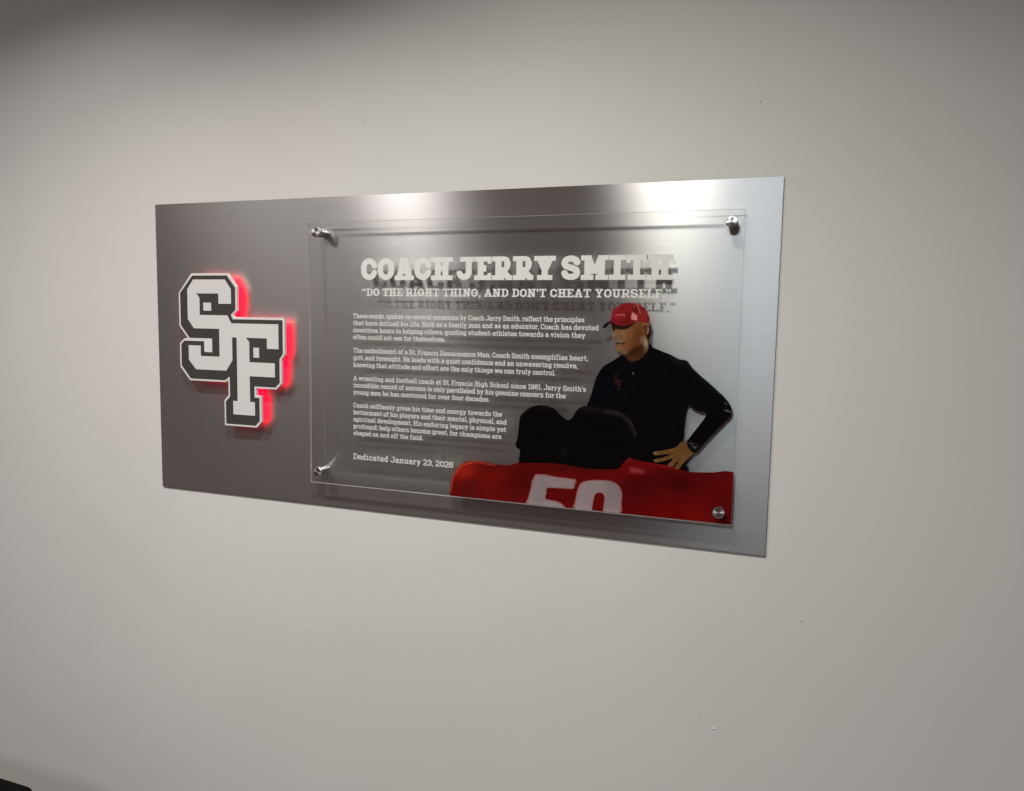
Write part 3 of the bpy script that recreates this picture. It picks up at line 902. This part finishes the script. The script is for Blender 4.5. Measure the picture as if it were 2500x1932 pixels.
P.line(Z8_((1402, 880), (1400, 960), (1370, 1040)), 1.3, (172, 140, 116), .9).line(Z8_((1340, 900), (1330, 990), (1345, 1060)), 2.4, (80, 42, 22), .8)
P.noise(.10, 6, 6, 9)
printed('face', face_pts, P, 1.05, 3, man, n=2)

# red cap with dark brim
crown = Z8_((430, 690), (442, 620), (440, 560), (455, 480), (490, 410), (560, 325), (650, 265), (740, 232), (830, 216), (960, 212), (1080, 216), (1150, 240), (1230, 288), (1320, 365), (1375, 450), (1412, 540), (1436, 625), (1432, 690), (1408, 724), (1330, 718), (1220, 698), (1090, 680), (1050, 705), (1000, 742), (900, 782), (770, 800), (640, 792), (540, 752), (470, 712))
P = Paint((126, 28, 32))
B(560, 600, 120, 200, (140, 26, 42), .8); B(780, 380, 200, 120, (124, 28, 28), .7); B(760, 700, 240, 70, (98, 16, 18), .85); B(1250, 500, 120, 150, (136, 38, 42), .85); B(1180, 640, 80, 70, (128, 26, 30), .7)
B(1060, 370, 70, 120, (84, 16, 10), .95, -15); B(900, 600, 90, 120, (104, 20, 18), .7); B(1380, 660, 60, 60, (98, 30, 40), .7); B(620, 300, 120, 40, (176, 62, 56), .5, -35); B(1120, 240, 80, 30, (190, 110, 104), .6, 25)
P.line(Z8_((1110, 290), (1160, 380), (1200, 480)), 1.2, (196, 104, 96), .7).line(Z8_((1048, 270), (1046, 350)), .8, (40, 14, 8), .9).line(Z8_((1040, 280), (1036, 340)), .5, (186, 150, 90), .7)
P.line(Z8_((445, 640), (520, 740), (660, 790), (860, 785), (1010, 735)), 2.0, (104, 18, 30), .6)
P.area(Z8_((990, 445), (1050, 490), (1112, 540), (1112, 662), (1040, 650), (962, 640), (962, 555)), 1.0, (196, 128, 122), .97)
P.noise(.10, 9, 12, 5)
printed('cap', crown, P, 1.05, 6, man, n=2)
P = Paint((26, 18, 26)); B(420, 705, 60, 30, (70, 24, 36), .9); B(330, 735, 60, 25, (50, 34, 46), .6, -35)
printed('cap_brim', Z8_((445, 660), (400, 680), (330, 705), (265, 755), (226, 810), (222, 848), (245, 868), (285, 858), (335, 828), (385, 775), (425, 745), (455, 738), (500, 742)), P, 1.3, 5, man, n=2)
# small stitched word on the cap front (too small to read in the photograph)
ps = []
for pts in ([(462, 545), (470, 520), (478, 545)], [(520, 540), (550, 520)], [(560, 515), (585, 535)], [(598, 540), (612, 495), (626, 540)], [(640, 498), (655, 535), (668, 500)], [(676, 505), (712, 505)], [(694, 505), (694, 540)],
            [(724, 502), (724, 538), (752, 538)], [(724, 520), (746, 520)], [(724, 502), (750, 502)], [(798, 500), (764, 504), (768, 520), (796, 524), (798, 542), (764, 542)]):
    w2 = [at(*z8(x, y), YB-.0003) for x, y in pts]
    ps += stroke(w2, .00055)
M['stitch'] = simple('pink_thread_ink', tuple(srgb(206, 110, 108)*INK), .5, spec=.15)
o = link('cap_word', flat_mesh('cap_word', cdt(ps), YB-.00004*7), M['stitch']); o.parent = man

# hand on hip and watch
hand = Z3_((648, 486), (690, 468), (722, 492), (750, 545), (772, 592), (745, 622), (712, 655), (682, 682), (660, 712), (632, 744), (606, 748), (590, 738), (610, 706), (628, 684), (612, 676), (594, 704), (574, 722), (545, 718), (518, 708), (545, 682), (568, 656), (560, 644), (520, 658), (470, 670), (412, 680), (390, 670), (392, 650), (440, 642), (510, 622), (545, 606), (520, 600), (470, 604), (410, 612), (384, 602), (380, 586), (396, 574), (450, 568), (530, 552), (590, 538), (630, 512))
P = Paint((104, 70, 37))
z3 = lambda x, y: (1500+x/4.02, 960+y/4.02)
P.blob(*z3(590, 580), 10, 8, (116, 76, 33), .9).blob(*z3(690, 520), 10, 12, (96, 62, 34), .7).blob(*z3(400, 590), 6, 4, (118, 98, 78), .9).blob(*z3(405, 664), 7, 4, (112, 90, 70), .9).blob(*z3(545, 700), 6, 5, (110, 84, 62), .7)
P.blob(*z3(690, 640), 12, 9, (110, 80, 56), .7).line(Z3_((610, 676), (640, 640)), 1.2, (64, 38, 18), .7).line(Z3_((560, 650), (610, 610)), 1.2, (72, 44, 20), .7).line(Z3_((530, 604), (600, 580)), 1.2, (76, 46, 20), .6)
P.noise(.12, 5, 5, 12)
printed('hand', hand, P, 1.2, 3, man, n=2)
P = Paint((8, 8, 10)); P.blob(*z3(765, 500), 2.2, 1.6, (92, 92, 90), .9).blob(*z3(742, 492), 1.6, 1.2, (110, 104, 92), .8).blob(*z3(792, 536), 2.2, 1.2, (150, 150, 146), .9, 50).blob(*z3(812, 520), 1.6, 5, (60, 60, 62), .7, -30).blob(*z3(770, 525), 1.4, 1.2, (130, 130, 126), .8)
printed('watch', Z3_((712, 505), (722, 480), (752, 466), (785, 484), (822, 515), (836, 545), (812, 572), (780, 584), (752, 570), (728, 540)), P, 1.1, 5, man, n=2)

# seated players in red, seen from behind
jersey = [(1098, 1211), (1099, 1190), (1103, 1166), (1112, 1149), (1125, 1134), (1141, 1127), (1165, 1126), (1186, 1128), (1212, 1134), (1240, 1136), (1262, 1131), (1276, 1124), (1330, 1122), (1400, 1128), (1470, 1138), (1514, 1128),
          (1524, 1119), (1533, 1116), (1545, 1121), (1570, 1127), (1600, 1132), (1640, 1140), (1664, 1148), (1692, 1153), (1740, 1154), (1800, 1154), (1800, 1220), (1800, 1300), (1700, 1290), (1500, 1265), (1300, 1241), (1180, 1228), (1110, 1222)]
P = Paint((92, 8, 7))
P.blob(1135, 1150, 30, 22, (138, 28, 15), .9).blob(1150, 1190, 22, 26, (70, 14, 8), .75, 20).blob(1215, 1165, 40, 22, (118, 16, 10), .8, -20).blob(1190, 1200, 60, 18, (100, 16, 10), .7).blob(1270, 1190, 45, 40, (98, 10, 8), .8)
P.blob(1400, 1142, 150, 14, (70, 5, 4), .8).blob(1560, 1150, 40, 20, (128, 8, 10), .85).blob(1560, 1200, 60, 50, (72, 4, 6), .9).blob(1660, 1180, 40, 30, (70, 3, 3), .9, 30).blob(1740, 1215, 40, 40, (108, 5, 5), .8).blob(1780, 1160, 30, 14, (88, 8, 8), .7)
P.blob(1620, 1250, 70, 26, (112, 3, 2), .8).blob(1700, 1250, 30, 30, (116, 6, 4), .7).blob(1770, 1260, 30, 30, (84, 8, 14), .7).blob(1532, 1120, 10, 6, (150, 30, 34), .7).blob(1640, 1140, 50, 5, (150, 20, 24), .6, 8)
P.line([(1100, 1200), (1106, 1165), (1126, 1136), (1160, 1128), (1210, 1136)], 1.6, (196, 84, 60), .55)
P.area(Z2_((1940, 735), (2000, 745), (2080, 772), (2070, 795), (1985, 790), (1935, 780)), 4, (150, 54, 56), .8)
P.noise(.26, 60, 34, 21)
players = printed('printed_players', jersey, P, 3.0, 2, plaque, n=2)
tag(players, 'flat printed photo of seated people in red jerseys seen from behind')
five = Z2_((1000, 800), (1200, 826), (1395, 853), (1388, 900), (1375, 946), (1250, 942), (1118, 938), (1110, 990), (1100, 1045), (1200, 1064), (1260, 1092), (1300, 1160), (1100, 1150), (905, 1120), (925, 1040), (950, 950))
zero = Z2_((1380, 1175), (1392, 1060), (1412, 960), (1445, 890), (1520, 862), (1640, 858), (1750, 868), (1825, 915), (1856, 985), (1850, 1080), (1832, 1230), (1600, 1210))
zhole = Z2_((1556, 1230), (1570, 1080), (1592, 1000), (1625, 984), (1662, 992), (1680, 1030), (1670, 1110), (1652, 1235))
for nm, ol, hl in (('jersey_number', five, []), ('jersey_number', zero, [zhole])):
    P = Paint((146, 128, 130))
    P.blob(1320, 1200, 60, 40, (126, 116, 120), .6).blob(1500, 1200, 30, 60, (120, 108, 110), .6).line(ol+ol[:1], 2.2, (146, 60, 60), .75).noise(.06, 12, 12, 4)
    if hl:
        P.line(hl[0]+hl[0][:1], 2.2, (140, 50, 50), .75)
    printed(nm, ol, P, 1.8, 4, players, hl, n=2)
hair = Z2_((845, 690), (843, 620), (845, 560), (818, 545), (804, 510), (822, 440), (834, 340), (846, 240), (872, 202), (930, 152), (1000, 124), (1090, 122), (1168, 146), (1222, 190), (1265, 232), (1325, 270), (1368, 236), (1398, 182), (1440, 142), (1500, 128), (1600, 140), (1700, 152), (1800, 172), (1890, 212), (1950, 280), (1992, 370), (2014, 470), (2004, 550), (1962, 620), (1915, 645), (1860, 700), (1815, 748), (1650, 750), (1500, 745), (1380, 722), (1200, 696), (1000, 690))
P = Paint((4, 3, 4))
P.line(Z2_((1700, 175), (1850, 215), (1940, 290), (1985, 400)), 6, (40, 34, 37), .85).blob(*Z2_((1560, 160))[0], 30, 8, (24, 18, 18), .8).line(Z2_((870, 205), (1000, 130), (1160, 145)), 4, (18, 11, 8), .8).blob(*Z2_((1270, 610))[0], 10, 16, (15, 13, 14), .8).noise(.5, 7, 9, 8)
printed('hair', hair, P, 2.4, 4, players, n=2)

# ------------------------------------------------------------------ black chair whose back just reaches into view
CHY = -0.26
CHX, CHZ = at(0, 1893, CHY)
CHX -= .13
chair = tag(empty('chair', (CHX, CHY-.03, 0.0)), 'black chair back against the wall, only its top edge showing', 'chair')


def cbox(name, x0, x1, y0, y1, z0, z1, bev, mt, bow=0.0):
    b = bmesh.new()
    bmesh.ops.create_cube(b, size=1.0)
    for k in b.verts:
        k.co = ((x0+x1)/2+k.co.x*(x1-x0), (y0+y1)/2+k.co.y*(y1-y0), (z0+z1)/2+k.co.z*(z1-z0))
    bmesh.ops.bevel(b, geom=list(b.edges), offset=bev, segments=4, affect='EDGES', profile=.6)
    mm = bpy.data.meshes.new(name); b.to_mesh(mm); b.free(); mm.shade_smooth()
    o = link(name, mm, mt); o.parent = chair
    return o


chair.rotation_euler = (0, 0, 0)
cbox('backrest', -.23, .23, -.02, .03, .36, CHZ+.0015, .018, M['fabric'])
cbox('seat', -.23, .23, -.44, -.01, .36, .42, .02, M['fabric'])
for sx in (-1, 1):
    cbox('leg', sx*.2-.012, sx*.2+.012, -.006, .018, .0, .37, .004, M['black_metal'])
    cbox('leg', sx*.2-.012, sx*.2+.012, -.42, -.396, .0, .37, .004, M['black_metal'])
